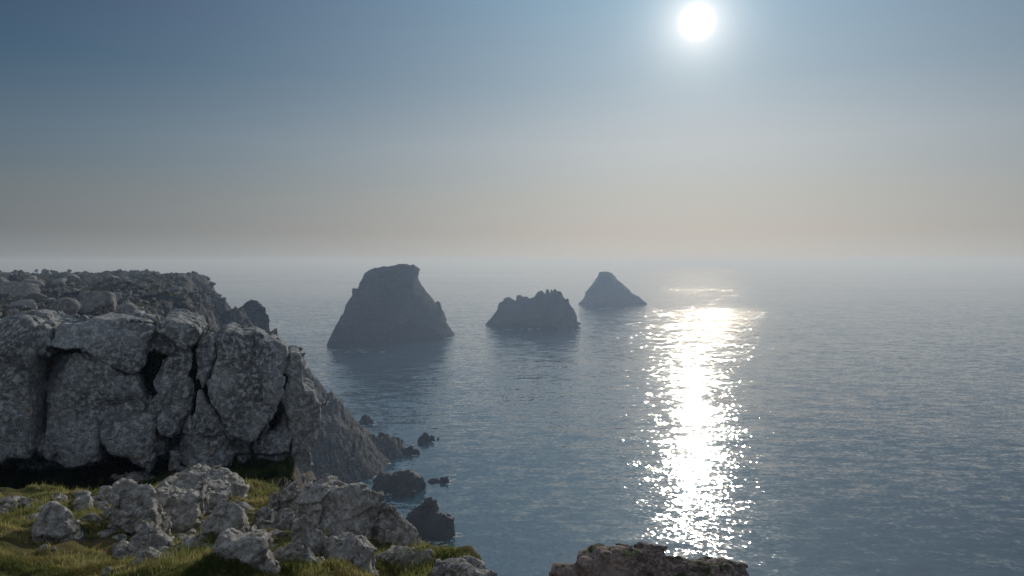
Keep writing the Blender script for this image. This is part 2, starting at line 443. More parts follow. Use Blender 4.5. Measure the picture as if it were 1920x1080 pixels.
def height(X, Y, fine=True):
    X = np.asarray(X, float); Y = np.asarray(Y, float); pts = np.stack([X, Y], 1)
    r = np.hypot(X, Y)
    s = poly_sd(pts, COAST)
    k = np.clip((r - 30) / 60, 0, 1)
    p3 = np.stack([X, Y, X * 0], 1)
    s = s + k * (5.0 * perlin(p3 / 17.0) + 2.5 * perlin(p3 / 7.0 + 5)) + (1 - k) * 0.25 * perlin(p3 / 0.9)
    top = CAMZ - np.interp(Y, *DROP)
    # the land to the far left stands a little higher
    top = top + k * (1.3 * perlin(p3 / 26.0 + 3.3) + 0.7 * perlin(p3 / 8.0 + 9))
    inl = np.clip(-s, 0, None)
    slope = 3.2 - 1.2 * np.clip((r - 35) / 60, 0, 1) - 0.7 * np.clip((Y - 150) / 45, 0, 1)
    h = top - slope * inl - 0.25 * np.clip(1.5 - np.abs(s), 0, None) * 0.3
    for sp in SPURS:
        best = np.full(len(X), -99.0)
        for a, b in zip(sp[:-1], sp[1:]):
            e = np.array([b.x - a.x, b.y - a.y]); w = pts - np.array([a.x, a.y])
            t = np.clip((w @ e) / (e @ e), 0, 1); q = w - t[:, None] * e
            hh = a.z + t * (b.z - a.z) - 1.05 * np.sqrt((q * q).sum(1))
            best = np.maximum(best, hh)
        h = np.maximum(h, best)
    h = h - 0.8 * np.clip(1 - np.abs(Y - 15.2) / 3.3, 0, 1) ** 0.7 * np.clip((-6.7 - X) / 1.0, 0, 1)
    # a knoll of rock just beyond the edge, ahead of the viewer
    kn = np.maximum(54.7 - 1.6 * np.clip(np.hypot((X - 2.1) * 0.75, Y - 10.9) - 0.8, 0, None), 54.0 - 2.2 * np.hypot(X - 1.9, np.clip(Y - 10, 0, None)) - 30 * (Y < 3))
    h = np.maximum(h, kn)
    h = np.maximum(h, -6)
    # relief
    p4 = np.stack([X, Y, h], 1)
    steep = np.clip(inl / 6.0, 0, 1)
    fa, _ = facets(p4 / 7.0, 1); fb, _ = facets(p4 / 2.6, 2)
    fc, _ = facets(p4 / 1.15, 4)
    big = k * np.clip(h / 22, 0.3, 1) * (0.35 + 0.65 * steep) * (3.0 * fa + 1.4 * fb) + k * 0.55 * fc
    small = (1 - k) * (0.22 * perlin(p3 / 1.4) + 0.12 * perlin(p3 / 0.5 + 7) + 0.035 * perlin(p3 / 0.17))
    return h + big + small


def ground_hit(x, y, lo=3.0, hi=320.0):
    d = ray(x, y)
    Ys = np.exp(np.linspace(math.log(lo), math.log(hi), 1500))
    k = Ys / d.y
    X = d.x * k; Z = CAMZ + d.z * k
    H = height(X, Ys)
    b = np.nonzero(Z < H)[0]
    if len(b) == 0: return None
    i = b[0]; return Vector((X[i], Ys[i], H[i]))


def polar_terrain(name, az0, az1, naz, r0, r1, nr, mat):
    az = np.linspace(az0, az1, naz); rr = np.exp(np.linspace(math.log(r0), math.log(r1), nr))
    A, RR = np.meshgrid(az, rr, indexing='ij')
    X = (np.sin(A) * RR).ravel(); Y = (np.cos(A) * RR).ravel()
    H = height(X, Y)
    V = np.stack([X, Y, H], 1)
    i = np.arange(naz - 1)[:, None] * nr + np.arange(nr - 1)[None, :]
    q = np.stack([i, i + 1, i + nr + 1, i + nr], -1).reshape(-1, 4)
    # drop what lies deep below the sea
    keep = (H[q].max(1) > -5.0); q = q[keep][:, ::-1]
    o = link(name, make_mesh(name, V, q, mat))
    return o


ground = polar_terrain('ground', R(-75), R(70), 900, 1.2, 40.0, 560, M_ground)
tag(ground, 'sloping turf and stones at the cliff edge', kind='structure')
headland = polar_terrain('headland', R(-62), R(-3), 760, 30.0, 340.0, 520, M_far)
tag(headland, 'broken rocky headland sloping down to the sea', kind='structure')
print('terrain', time.time() - T0)

# sea: one sheet to the horizon
me = bpy.data.meshes.new('sea')
S = 38000.0
me.from_pydata([(-S, -2000, 0), (S, -2000, 0), (S, S, 0), (-S, S, 0)], [], [(0, 1, 2, 3)]); me.materials.append(M_water)
tag(link('sea', me), 'calm sea with sun glitter', kind='structure')


# ------------------------------------------------------------------ traced rocks
def traced_rock(name, px, Ya, Yb=None, T=1.0, mode='mound', vox=0.04, r=0.15, p=2.0, a_f=0.0, L_f=1.0, a_n=0.05, L_n=0.5, crack=0.0,
                mat=None, parent=None, zoom=None, seed=0, below=None, loc=None, zmin=None, back=0.0, tilt=0.0, cuts=0, shrink=0.0, dip=0.5):
    """px: outline in photo pixels.  It is laid on an upright plane at distance Ya (left end) to Yb (right end) and given real thickness T each way."""
    if zoom: px = [(x / zoom[0] + zoom[1], y / zoom[0] + zoom[2]) for x, y in px]
    xs = [q[0] for q in px]; xa, xb = min(xs), max(xs)
    Yb = Ya if Yb is None else Yb
    A = P(xa, 540, Ya); B = P(xb, 540, Yb); A.z = B.z = 0
    U = (B - A).normalized(); Nn = Vector((-U.y, U.x, 0))
    uz = []
    for x, y in px:
        d = ray(x, y); k = A.dot(Nn) / d.dot(Nn)
        q = Vector((0, 0, CAMZ)) + d * k; uz.append(((q - A).dot(U), q.z))
    if below is not None:           # open base: the outline's ends run straight down below ground or water
        zb = min(z for _, z in uz) - below
        wd = (uz[-1][0] - uz[0][0])
        uz = [(uz[0][0] - 0.12 * below, zb)] + uz + [(uz[-1][0] + 0.12 * below, zb)]
    uz = np.array(uz)
    pad = 3 * vox + a_f * 0.8 + a_n
    u0, u1 = uz[:, 0].min() - pad, uz[:, 0].max() + pad
    z0, z1 = uz[:, 1].min() - pad, uz[:, 1].max() + pad
    if zmin is not None: z0 = zmin
    us = np.arange(u0, u1, vox); zs = np.arange(z0, z1, vox); vs = np.arange(-T - pad, T + pad + 2 * back, vox)
    UU, ZZ = np.meshgrid(us, zs, indexing='ij')
    d2 = poly_sd(np.stack([UU.ravel(), ZZ.ravel()], 1), uz).reshape(UU.shape).astype(np.float32)
    V3 = vs[None, None, :].astype(np.float32); D = d2[:, :, None]
    if mode == 'mound':
        dm = max(d2.max(), 1e-3)
        s = D - dm * np.minimum(np.abs(V3) / T, 1.6) ** p
    else:
        tz = tilt * (ZZ - z1)[:, :, None]
        dy = np.minimum(V3 + T - tz, T + 2 * back - V3)
        a = np.maximum(r - D, 0); b = np.maximum(r - dy, 0)
        s = np.where((a > 0) | (b > 0), r - np.sqrt(a * a + b * b), np.minimum(D, dy))
        s = np.minimum(s, np.minimum(D + 0.3 * r, dy + 0.3 * r))
    s = np.broadcast_to(s, (len(us), len(zs), len(vs))).copy() - shrink
    if cuts:                        # broken planes: front, back and top faces of the stone
        rc = np.random.RandomState(seed * 7 + 1)
        ip = np.argwhere(s > 0); ip = ip[rc.permutation(len(ip))[:6000]]
        pp = np.stack([us[ip[:, 0]], zs[ip[:, 1]], vs[ip[:, 2]]], 1)
        for _ in range(cuts):
            nn = np.array([rc.normal() * 0.6, abs(rc.normal()) * 0.5, rc.choice([-1, -1, 1]) * rc.uniform(0.5, 1.2)]); nn /= np.linalg.norm(nn)
            lim = np.quantile(pp @ nn, rc.uniform(0.94, 0.99))
            s = np.minimum(s, (lim - (us[:, None, None] * nn[0] + zs[None, :, None] * nn[1] + vs[None, None, :] * nn[2])).astype(np.float32))
    band = np.abs(s) < (a_f + 1.2 * a_n + crack + 2 * vox) * 1.3
    ii = np.argwhere(band)
    W3 = np.stack([us[ii[:, 0]], zs[ii[:, 1]], vs[ii[:, 2]]], 1) + seed * 3.17
    dl = np.zeros(len(ii), np.float32)
    if a_f:
        # jointed, dipping beds: cells stretched along one direction
        ca, sa = math.cos(dip), math.sin(dip)
        WJ = np.stack([(W3[:, 0] * ca + W3[:, 1] * sa) * 0.72, (-W3[:, 0] * sa + W3[:, 1] * ca) * 1.2, W3[:, 2] * 0.8], 1)
        f, e = facets(WJ / L_f, seed); dl += a_f * f
        f, e2 = facets(WJ / (L_f * 0.42), seed + 3); dl += 0.45 * a_f * f
        if crack: dl -= crack * np.exp(-(e / 0.07) ** 2) + 0.5 * crack * np.exp(-(e2 / 0.08) ** 2)
    dl += a_n * fbm(W3 / L_n, 4, 0.55)
    s[ii[:, 0], ii[:, 1], ii[:, 2]] += dl
    for ax in range(3):
        sl = [slice(None)] * 3
        for e in (0, -1):
            sl[ax] = e; s[tuple(sl)] = np.minimum(s[tuple(sl)], -0.5 * vox)
    s = s.transpose(0, 2, 1)
    vt, q = surface_nets(s, np.array([us[0], vs[0], zs[0]]), vox)
    q = q[(q >= 0).all(1)]
    lab = np.arange(len(vt))                      # keep the main piece only
    while True:
        m = lab[q].min(1); new = lab.copy(); np.minimum.at(new, q.ravel(), np.repeat(m, 4)); new = new[new]
        if (new == lab).all(): break
        lab = new
    big_l = np.bincount(lab[q[:, 0]]).argmax(); q = q[lab[q[:, 0]] == big_l]
    used = np.zeros(len(vt), bool); used[q.ravel()] = True
    remap = np.cumsum(used) - 1; vt = vt[used]; q = remap[q]
    Wd = np.array(A)[None] + vt[:, :1] * np.array(U)[None] + vt[:, 1:2] * np.array(Nn)[None]; Wd[:, 2] = vt[:, 2]
    if loc is None:
        loc = Vector((Wd[:, 0].mean(), Wd[:, 1].mean(), max(Wd[:, 2].min(), 0)))
    o = link(name, make_mesh(name, Wd - np.array(loc)[None], q, mat), (0, 0, 0), parent)
    o.location = loc
    return o


Z5 = (2.909, 580, 470); Z6 = (2.842, 540, 640); Z4 = (3.429, 0, 490); Z1 = (2.919, 0, 560); Z2 = (3.692, 0, 840); Z3 = (3.692, 460, 840); Z7 = (3.556, 1020, 840)

# --- the three great stacks
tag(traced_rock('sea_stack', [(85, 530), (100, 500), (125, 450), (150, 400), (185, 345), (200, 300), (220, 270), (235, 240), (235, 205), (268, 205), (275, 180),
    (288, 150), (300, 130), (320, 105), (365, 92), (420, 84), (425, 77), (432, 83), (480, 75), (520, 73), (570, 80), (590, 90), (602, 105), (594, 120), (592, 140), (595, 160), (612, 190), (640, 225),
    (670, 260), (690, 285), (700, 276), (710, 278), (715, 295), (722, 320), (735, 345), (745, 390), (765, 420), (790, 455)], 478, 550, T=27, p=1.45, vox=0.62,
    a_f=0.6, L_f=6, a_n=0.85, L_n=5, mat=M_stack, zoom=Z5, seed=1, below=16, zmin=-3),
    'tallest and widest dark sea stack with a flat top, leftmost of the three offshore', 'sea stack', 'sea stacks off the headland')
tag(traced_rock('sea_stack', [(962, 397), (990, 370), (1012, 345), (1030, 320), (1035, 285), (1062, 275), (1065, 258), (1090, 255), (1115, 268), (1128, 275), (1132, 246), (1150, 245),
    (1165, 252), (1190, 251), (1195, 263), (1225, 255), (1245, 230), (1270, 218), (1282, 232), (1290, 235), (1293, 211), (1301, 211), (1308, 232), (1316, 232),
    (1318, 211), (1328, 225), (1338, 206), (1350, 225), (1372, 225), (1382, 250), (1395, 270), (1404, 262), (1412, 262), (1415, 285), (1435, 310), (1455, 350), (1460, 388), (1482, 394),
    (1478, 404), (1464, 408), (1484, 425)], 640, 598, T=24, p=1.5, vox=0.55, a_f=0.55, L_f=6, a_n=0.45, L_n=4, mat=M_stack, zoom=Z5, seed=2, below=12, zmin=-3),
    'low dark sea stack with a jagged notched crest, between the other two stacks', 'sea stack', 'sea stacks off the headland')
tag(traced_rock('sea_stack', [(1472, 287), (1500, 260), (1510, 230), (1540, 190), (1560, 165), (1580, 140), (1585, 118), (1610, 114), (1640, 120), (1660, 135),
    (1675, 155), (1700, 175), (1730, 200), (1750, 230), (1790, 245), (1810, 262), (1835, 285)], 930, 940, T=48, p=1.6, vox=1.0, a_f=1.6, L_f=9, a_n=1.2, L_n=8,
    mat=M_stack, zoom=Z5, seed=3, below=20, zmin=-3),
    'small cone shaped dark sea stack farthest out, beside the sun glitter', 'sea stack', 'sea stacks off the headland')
tag(traced_rock('rock_pinnacle', [(1440, 700), (1470, 480), (1500, 350), (1515, 320), (1540, 290), (1590, 265), (1620, 251), (1650, 252), (1665, 270), (1690, 290), (1710, 295), (1715, 330),
    (1730, 370), (1742, 410), (1735, 430), (1745, 460), (1775, 500), (1780, 520), (1850, 700)], 262, 262, T=10, p=1.6, vox=0.34, a_f=0.9, L_f=4, a_n=0.5, L_n=3,
    mat=M_stack, zoom=Z4, seed=4, below=30, zmin=-3),
    'hazy blunt rock pinnacle rising just behind the right end of the rocky headland', 'pinnacle')
print('stacks', time.time() - T0)


def islet(px, yw, T, label, name='sea_rock', seed=0, Yoff=0.0, vox=None, a=None, grp='small rocks awash below the headland', zoom=Z6):
    Y = seaY(yw) + Yoff
    w = (max(x for x, _ in px) - min(x for x, _ in px)) / zoom[0] / F * Y
    a = a or w * 0.05
    tag(traced_rock(name, px, Y, T=T, p=1.7, vox=vox or max(w / 70, 0.06), a_f=a, L_f=w * 0.22, a_n=a * 0.8, L_n=w * 0.15, mat=M_wet, zoom=zoom, seed=seed, below=max(3, w * 0.2), zmin=-1.2), label, 'sea rock', grp)


islet([(628, 1010), (632, 935), (645, 910), (668, 885), (700, 880), (715, 865), (726, 862), (722, 835), (745, 831), (765, 820), (785, 850), (805, 890), (828, 925), (886, 943), (890, 992)],
      1003, 4.5, 'dark sea rock with a tall sharp peak and low right shoulder, nearest the viewer', seed=11)
islet([(448, 765), (458, 735), (478, 712), (500, 705), (570, 710), (575, 696), (620, 690), (680, 695), (715, 715), (733, 735), (734, 765)], 915, 4.5,
      'wide low dark rock with a humped right half, above the sharp peaked sea rock', seed=12)
islet([(548, 805), (560, 780), (600, 776), (630, 782), (650, 795), (665, 793), (684, 800), (680, 812)], 929, 2.0,
      'small flat rock tapering right, touching the front of the wide humped sea rock', seed=13)
islet([(740, 746), (760, 731), (800, 730), (806, 736), (815, 723), (850, 722), (860, 738), (858, 746)], 903, 1.2,
      'thin line of rock awash off the right end of the wide humped sea rock', seed=14)
islet([(600, 595), (603, 568), (640, 565), (655, 558), (670, 572), (698, 577), (700, 595)], 850, 2.2,
      'low dark rock just off the tip of the middle spur of the headland', seed=15)
islet([(470, 530), (474, 497), (500, 488), (530, 490), (555, 508), (585, 508), (610, 528), (612, 542)], 831, 3.0,
      'long low rock tapering to the right at the end of the farthest spur', seed=16)
islet([(370, 434), (390, 415), (396, 399), (415, 392), (435, 400), (452, 418), (455, 432)], 793, 2.5, 'small domed sea rock standing alone under the widest stack', seed=17)
islet([(692, 535), (700, 510), (715, 500), (722, 487), (740, 483), (750, 500), (754, 535)], 829, 1.6, 'dark knob of rock, the left and taller of a close pair off the spurs', seed=18)
islet([(752, 528), (755, 505), (765, 498), (780, 505), (783, 526)], 826, 0.9, 'round dark rock, the right and smaller of a close pair off the spurs', seed=19)
islet([(793, 523), (797, 512), (803, 512), (808, 523)], 824, 0.5, 'tiny stone poking out of the sea right of the close pair of rocks', seed=20)
print('islets', time.time() - T0)

# ------------------------------------------------------------------ the big lichened crag
CY = 18.0


def crag_Y(x, off=0.0):
    c = (x - 960) / F; return (CY + off + 0.35 * 9.28) / (1 - 0.35 * c)


crag = bpy.data.objects.new('rock_crag', None); C.objects.link(crag)
crag.location = P(300, 890, CY)
tag(crag, 'massive pale grey lichened crag split by deep cracks into blocks, left side above the boulders', 'crag')
BLOCKS = [
    ([(-160, 150), (0, 128), (60, 105), (150, 95), (215, 108), (246, 145), (256, 280), (236, 340), (248, 420), (256, 520), (262, 815), (150, 808), (60, 828), (-160, 850)], 0.10, 0.30),
    ([(256, 142), (300, 126), (328, 132), (336, 230), (312, 288), (268, 282)], 0.0, 0.14),
    ([(342, 152), (365, 130), (470, 136), (540, 105), (640, 112), (740, 105), (820, 120), (868, 140), (858, 190), (828, 210), (822, 330), (770, 372), (700, 358), (640, 335), (590, 300),
      (540, 262), (480, 245), (420, 250), (345, 225)], 0.15, 0.22),
    ([(264, 345), (330, 302), (390, 305), (480, 297), (560, 318), (630, 350), (700, 385), (780, 400), (812, 460), (840, 520), (868, 570), (882, 640), (878, 760), (852, 880), (800, 850),
      (745, 808), (660, 785), (625, 745), (608, 690), (606, 632), (592, 634), (585, 700), (592, 830), (500, 840), (400, 868), (310, 850), (262, 815), (258, 500)], 0.24, 0.28),
    ([(885, 135), (890, 102), (960, 98), (1030, 118), (1080, 140), (1102, 175), (1062, 235), (1005, 225), (930, 178), (885, 165)], 0.25, 0.14),
    ([(868, 168), (930, 180), (1000, 232), (1048, 262), (1055, 350), (1032, 400), (1060, 480), (1052, 580), (1005, 670), (960, 712), (905, 700), (892, 600), (885, 520), (912, 470), (885, 400),
      (925, 330), (885, 270), (838, 250), (850, 190)], 0.10, 0.20),
    ([(888, 722), (932, 730), (922, 800), (885, 805)], 0.0, 0.08),
    ([(962, 790), (1006, 795), (1002, 872), (960, 872)], 0.05, 0.08),
    ([(1012, 640), (1005, 690), (985, 690), (1000, 650)], 0.0, 0.05),
    ([(1112, 218), (1160, 190), (1198, 192), (1188, 300), (1162, 370), (1150, 425), (1128, 450), (1100, 400), (1112, 330), (1092, 262)], 0.0, 0.14),
    ([(1202, 182), (1250, 150), (1290, 155), (1330, 170), (1400, 165), (1440, 190), (1450, 228), (1500, 225), (1545, 258), (1560, 310), (1542, 370), (1532, 480), (1502, 560), (1452, 640),
      (1402, 710), (1370, 728), (1300, 698), (1230, 640), (1192, 570), (1152, 490), (1146, 440), (1172, 370), (1200, 290), (1196, 230)], 0.45, 0.34),
    ([(1112, 480), (1145, 545), (1185, 600), (1248, 668), (1262, 760), (1290, 800), (1280, 880), (1220, 905), (1100, 882), (1012, 870), (1016, 760), (1030, 660), (1088, 595), (1102, 555)], 0.40, 0.24),
    ([(1264, 692), (1368, 740), (1366, 790), (1300, 800), (1270, 752)], 0.1, 0.1),
    ([(1568, 320), (1590, 280), (1625, 280), (1645, 330), (1640, 400), (1655, 470), (1700, 480), (1732, 540), (1738, 640), (1702, 770), (1592, 788), (1586, 700), (1580, 600), (1562, 560), (1542, 520),
      (1566, 440), (1592, 400), (1556, 360)], 0.0, 0.18),
    ([(1534, 575), (1562, 585), (1582, 610), (1588, 700), (1582, 790), (1500, 808), (1400, 800), (1372, 778), (1402, 722), (1450, 700), (1500, 690), (1518, 640)], 0.30, 0.18),
    ([(1300, 805), (1400, 812), (1580, 798), (1690, 788), (1696, 880), (1682, 930), (1592, 942), (1560, 960), (1420, 945), (1380, 892), (1312, 862)], 0.20, 0.20),
    ([(1598, 928), (1660, 925), (1656, 1002), (1602, 1000)], 0.1, 0.1),
    ([(1500, 955), (1585, 945), (1592, 1000), (1570, 1040), (1490, 1030)], 0.0, 0.12),
    ([(940, 880), (1000, 875), (1200, 900), (1300, 925), (1318, 965), (1200, 960), (1120, 950), (1000, 945), (936, 925)], 0.25, 0.12),
    ([(1312, 872), (1395, 895), (1412, 962), (1330, 975), (1300, 920)], 0.1, 0.12),
]
for bi, (pl, fwd, rr) in enumerate(BLOCKS):
    w = (max(x for x, _ in pl) - min(x for x, _ in pl)) / Z1[0] / F * CY
    big = w > 1.0
    xl, xr = min(x for x, _ in pl) / Z1[0], max(x for x, _ in pl) / Z1[0]
    o = traced_rock('rock_block', pl, crag_Y(xl, 1.0 - fwd), crag_Y(xr, 1.0 - fwd), T=1.0, mode='block', vox=0.034 if big else 0.03, r=rr * 0.45, a_f=0.13 if big else 0.04, L_f=1.3 if big else 0.5,
                    a_n=0.075, L_n=0.45, crack=0.03, shrink=-0.034, cuts=2 if big else 0, dip=1.25, mat=M_crag, zoom=Z1, seed=30 + bi, back=0.35 if big else 0.1, tilt=0.08)
    o.parent = crag; o.location = Vector(o.location) - crag.location
core_pl = [(-160, 190), (40, 150), (220, 160), (360, 175), (600, 150), (850, 175), (1050, 200), (1090, 290), (1200, 230), (1400, 210), (1530, 300), (1600, 340), (1620, 500), (1690, 560),
           (1680, 760), (1640, 930), (1560, 1100), (-160, 1100)]
o = traced_rock('cleft_rock', core_pl, crag_Y(-55, 2.75), crag_Y(580, 2.75), T=1.5, mode='block', vox=0.07, r=0.4, a_f=0.5, L_f=1.4, a_n=0.16, L_n=0.8, mat=M_crag, zoom=Z1, seed=60, back=0.4)
o.parent = crag; o.location = Vector(o.location) - crag.location
o['label'] = 'shaded inner rock seen in the clefts between the blocks'
print('crag', time.time() - T0)


# ------------------------------------------------------------------ foreground boulders (traced)
def boulder(px, label, zoom=Z2, ybase=None, tf=0.5, seed=0, sink=0.25, mode='mound', r=0.12, name='boulder', p=3.2, Y=None, cat='boulder', mat=None, grp='boulders in the turf below the crag', vx=None, af=0.10):
    q = [(x / zoom[0] + zoom[1], y / zoom[0] + zoom[2]) for x, y in px]
    xs = [a for a, _ in q]; yb = max(b for _, b in q) if ybase is None else ybase
    if Y is None:
        hit = ground_hit(sum(xs) / len(xs), min(yb, 1110)); Y = hit.y
    w = (max(xs) - min(xs)) / F * Y
    T = w * tf
    Yc = Y + T * 0.55
    vox = vx or min(max(w / 62, 0.013), 0.05)
    o = traced_rock(name, q, Yc, T=T, mode=mode, r=r * w, p=p, vox=vox, a_f=w * af, L_f=w * 0.42, a_n=w * 0.03, L_n=w * 0.28, crack=w * 0.012, cuts=7, shrink=-0.02 * w,
                    mat=mat or M_boulder, seed=seed, below=sink)
    tag(o, label, cat, grp)
    return o


boulder([(190, 650), (205, 600), (240, 560), (235, 500), (290, 430), (330, 395), (370, 375), (430, 400), (470, 440), (500, 510), (525, 570), (560, 615)], 'pointed triangular grey boulder standing alone at far left of the turf', seed=70, ybase=1018, tf=0.45)
boulder([(690, 330), (695, 270), (770, 262), (775, 340)], 'small square edged stone against the left side of the tall leaning boulder', seed=71, ybase=942, tf=0.5)
boulder([(770, 500), (775, 400), (770, 320), (800, 260), (825, 240), (850, 255), (900, 238), (960, 255), (1020, 290), (1050, 350), (1060, 400), (1100, 450), (1115, 560)], 'tall leaning grey boulder with a pale ridged edge, middle of the boulder heap', seed=72, ybase=992, tf=0.42, mode='block', r=0.13)
boulder([(1010, 560), (1020, 300), (1050, 255), (1100, 250), (1160, 290), (1240, 310), (1300, 330), (1340, 300), (1380, 330), (1400, 430), (1350, 500), (1250, 570)], 'rough stepped boulder behind and right of the tall leaning boulder', seed=73, ybase=985, tf=0.45, mode='block', r=0.13)
boulder([(1140, 300), (1150, 240), (1190, 190), (1240, 190), (1250, 150), (1320, 115), (1370, 140), (1400, 155), (1480, 140), (1550, 160), (1600, 210), (1650, 300)], 'broad humped pale boulder at the back of the heap under the crag', seed=74, ybase=928, tf=0.5)
boulder([(1270, 330), (1290, 300), (1400, 262), (1440, 250), (1500, 290), (1570, 325), (1540, 380), (1420, 400)], 'flat tawny sunlit slab lying in front of the broad humped boulder', seed=75, ybase=950, tf=0.5, mode='block', r=0.13)
boulder([(1410, 600), (1420, 460), (1450, 420), (1560, 350), (1630, 345), (1660, 420), (1700, 500), (1735, 600)], 'slanting four sided grey slab boulder right of the stepped boulder', seed=76, ybase=1005, tf=0.35, mode='block', r=0.12, af=0.08)
boulder([(1530, 800), (1535, 610), (1570, 600), (1640, 625), (1700, 615), (1780, 590), (1810, 600), (1850, 680), (1895, 800)], 'dark shaded block boulder with a pale slanted right edge, low in front', seed=77, ybase=1057, tf=0.4, mode='block', r=0.13, af=0.1)
boulder([(885, 680), (885, 560), (920, 530), (1000, 530), (1080, 555), (1130, 610), (1195, 670), (1200, 720)], 'low rounded brownish boulder in front of the tall leaning boulder', seed=78, ybase=1036, tf=0.45)
boulder([(770, 250), (790, 195), (900, 205), (930, 180), (1000, 200), (1065, 205), (1060, 260)], 'flat shaded ledge of rock in the dark hollow under the crag', seed=79, ybase=915, tf=0.5)
boulder([(300, 370), (330, 345), (380, 325), (430, 320), (450, 350), (455, 375)], 'small pale stone behind the triangular boulder', seed=80, ybase=943)
boulder([(455, 420), (480, 370), (520, 345), (550, 350), (590, 325), (620, 345), (632, 400)], 'small dark stone with a peaked right end, between the triangular boulder and the heap', seed=81, ybase=957)
boulder([(690, 480), (695, 415), (750, 412), (800, 440), (822, 485)], 'smooth wedge shaped stone at the left foot of the tall leaning boulder', seed=82, ybase=973)
boulder([(590, 515), (595, 460), (640, 455), (695, 480), (700, 510)], 'small dull stone half sunk in turf left of the wedge shaped stone', seed=83, ybase=979)
boulder([(640, 430), (650, 385), (700, 370), (760, 375), (770, 420)], 'dark low stone between the peaked stone and the tall leaning boulder', seed=84, ybase=958)
boulder([(920, 810), (930, 770), (980, 720), (1010, 712), (1060, 740), (1120, 765), (1190, 800), (1195, 825)], 'flat pinkish slab sloping into the turf below the low rounded boulder', seed=85, ybase=1064, tf=0.35, mode='block', r=0.13)
boulder([(1680, 850), (1690, 790), (1740, 768), (1870, 775), (1900, 800), (1920, 850)], 'pale flat stone in the grass under the dark block boulder', seed=86, ybase=1069, tf=0.3, mode='block', r=0.13)
# flat pale stones at the left edge and in the turf
for i, (x0, y0, x1, y1, lb) in enumerate([
        (0, 395, 125, 440, 'flat pale stone at the left edge of the turf, largest of the scatter there'), (60, 335, 140, 365, 'thin pale stone at the back of the scatter by the left edge'),
        (130, 345, 235, 385, 'pale stone in the middle of the scatter by the left edge'), (235, 370, 300, 395, 'small pale stone at the right end of the scatter by the left edge'),
        (0, 340, 50, 370, 'low stone at the picture edge, behind the flat pale stones'), (150, 385, 245, 415, 'grey stone in front of the scatter left of the triangular boulder'),
        (265, 655, 345, 712, 'tilted flat stone at the foot of the triangular boulder'), (345, 675, 395, 718, 'thin stone sliver right of the tilted flat stone'),
        (370, 755, 480, 790, 'pale pinkish flat stone low in the turf, left end of a broken line'), (470, 768, 620, 812, 'long pale slab in the turf, middle of a broken line'),
        (610, 795, 700, 828, 'thin slab in the turf beside the long pale slab'), (700, 815, 815, 862, 'pale slab running to the bottom of the turf, right end of a broken line'),
        (1150, 735, 1215, 790, 'small upright stone right of the flat pinkish slab'), (1205, 668, 1285, 715, 'small pale stones at the right foot of the low rounded boulder'),
        (1120, 535, 1165, 580, 'pale pebble sized stone under the stepped boulder'), (350, 868, 415, 895, 'half buried stone at the bottom edge of the picture'),
        (1320, 820, 1400, 850, 'little flat stone in the long grass at the bottom'), (1660, 395, 1700, 430, 'small light stone right of the slanting slab boulder')]):
    w, h = x1 - x0, y1 - y0; rr = random.Random(i)
    pl = [(x0, y1), (x0 + w * rr.uniform(.02, .1), y0 + h * rr.uniform(.35, .6)), (x0 + w * rr.uniform(.2, .35), y0 + h * rr.uniform(0, .25)), (x0 + w * rr.uniform(.5, .7), y0 + h * rr.uniform(0, .2)),
          (x0 + w * rr.uniform(.8, .93), y0 + h * rr.uniform(.3, .5)), (x1, y1)]
    boulder(pl, lb, seed=100 + i, name='stone', cat='stone', grp='stones lying in the turf', tf=0.45, sink=0.08, vx=0.012)

boulder([(60, 560), (60, 470), (80, 440), (130, 390), (160, 400), (190, 430), (200, 560)], 'angular pale stone with a bright top edge, left of the smooth rounded boulder', zoom=Z3, seed=90, ybase=985)
boulder([(190, 560), (200, 440), (250, 408), (300, 410), (350, 470), (345, 560)], 'pale rounded boulder on the slope below the right end of the crag', zoom=Z3, seed=91, ybase=992)
boulder([(325, 620), (325, 520), (350, 485), (420, 490), (470, 520), (520, 560), (552, 640), (548, 760)], 'smooth dark domed boulder at the edge of the grassy drop', zoom=Z3, seed=92, ybase=1044, tf=0.55)
boulder([(150, 420), (155, 310), (180, 293), (215, 320), (240, 380), (235, 430)], 'small grey stone in the grass under the crag foot', zoom=Z3, seed=93, ybase=956)
boulder([(240, 450), (245, 260), (290, 240), (340, 240), (400, 280), (425, 300), (430, 460)], 'pale boulder right under the right end of the crag', zoom=Z3, seed=94, ybase=962)
boulder([(360, 620), (375, 430), (430, 300), (480, 260), (560, 232), (640, 235), (710, 270), (800, 295), (880, 330), (905, 370), (900, 450), (870, 620)],
        'large rounded boulder with rusty grass growing up its left side, at the cliff edge', zoom=Z3, seed=95, ybase=1006, tf=0.6, p=2.4)
boulder([(850, 620), (870, 500), (900, 400), (960, 415), (1040, 450), (1110, 490), (1130, 530), (1190, 570), (1250, 630), (1268, 720)],
        'long rough ridge of rock sloping right from the large rounded boulder', zoom=Z3, seed=96, ybase=1032, tf=0.4, p=2.4)
boulder([(545, 800), (555, 640), (600, 622), (650, 635), (720, 622), (780, 655), (850, 690), (880, 730), (875, 800)], 'slabby grey boulder with a pale flat top, in front of the large rounded boulder', zoom=Z3, seed=97,
        ybase=1056, tf=0.4, mode='block', r=0.12, af=0.1)
boulder([(870, 840), (875, 760), (1000, 725), (1150, 722), (1230, 740), (1260, 725), (1330, 760), (1335, 840)], 'long level ledge of rock at the cliff edge below the rough ridge', zoom=Z3, seed=98, ybase=1068, tf=0.3, mode='block', r=0.06, af=0.06)
boulder([(1290, 886), (1310, 790), (1400, 762), (1500, 765), (1600, 810), (1700, 850), (1770, 900)], 'mottled pale rock running off the bottom of the picture at the cliff edge', zoom=Z3, seed=99, ybase=1090, tf=0.4)
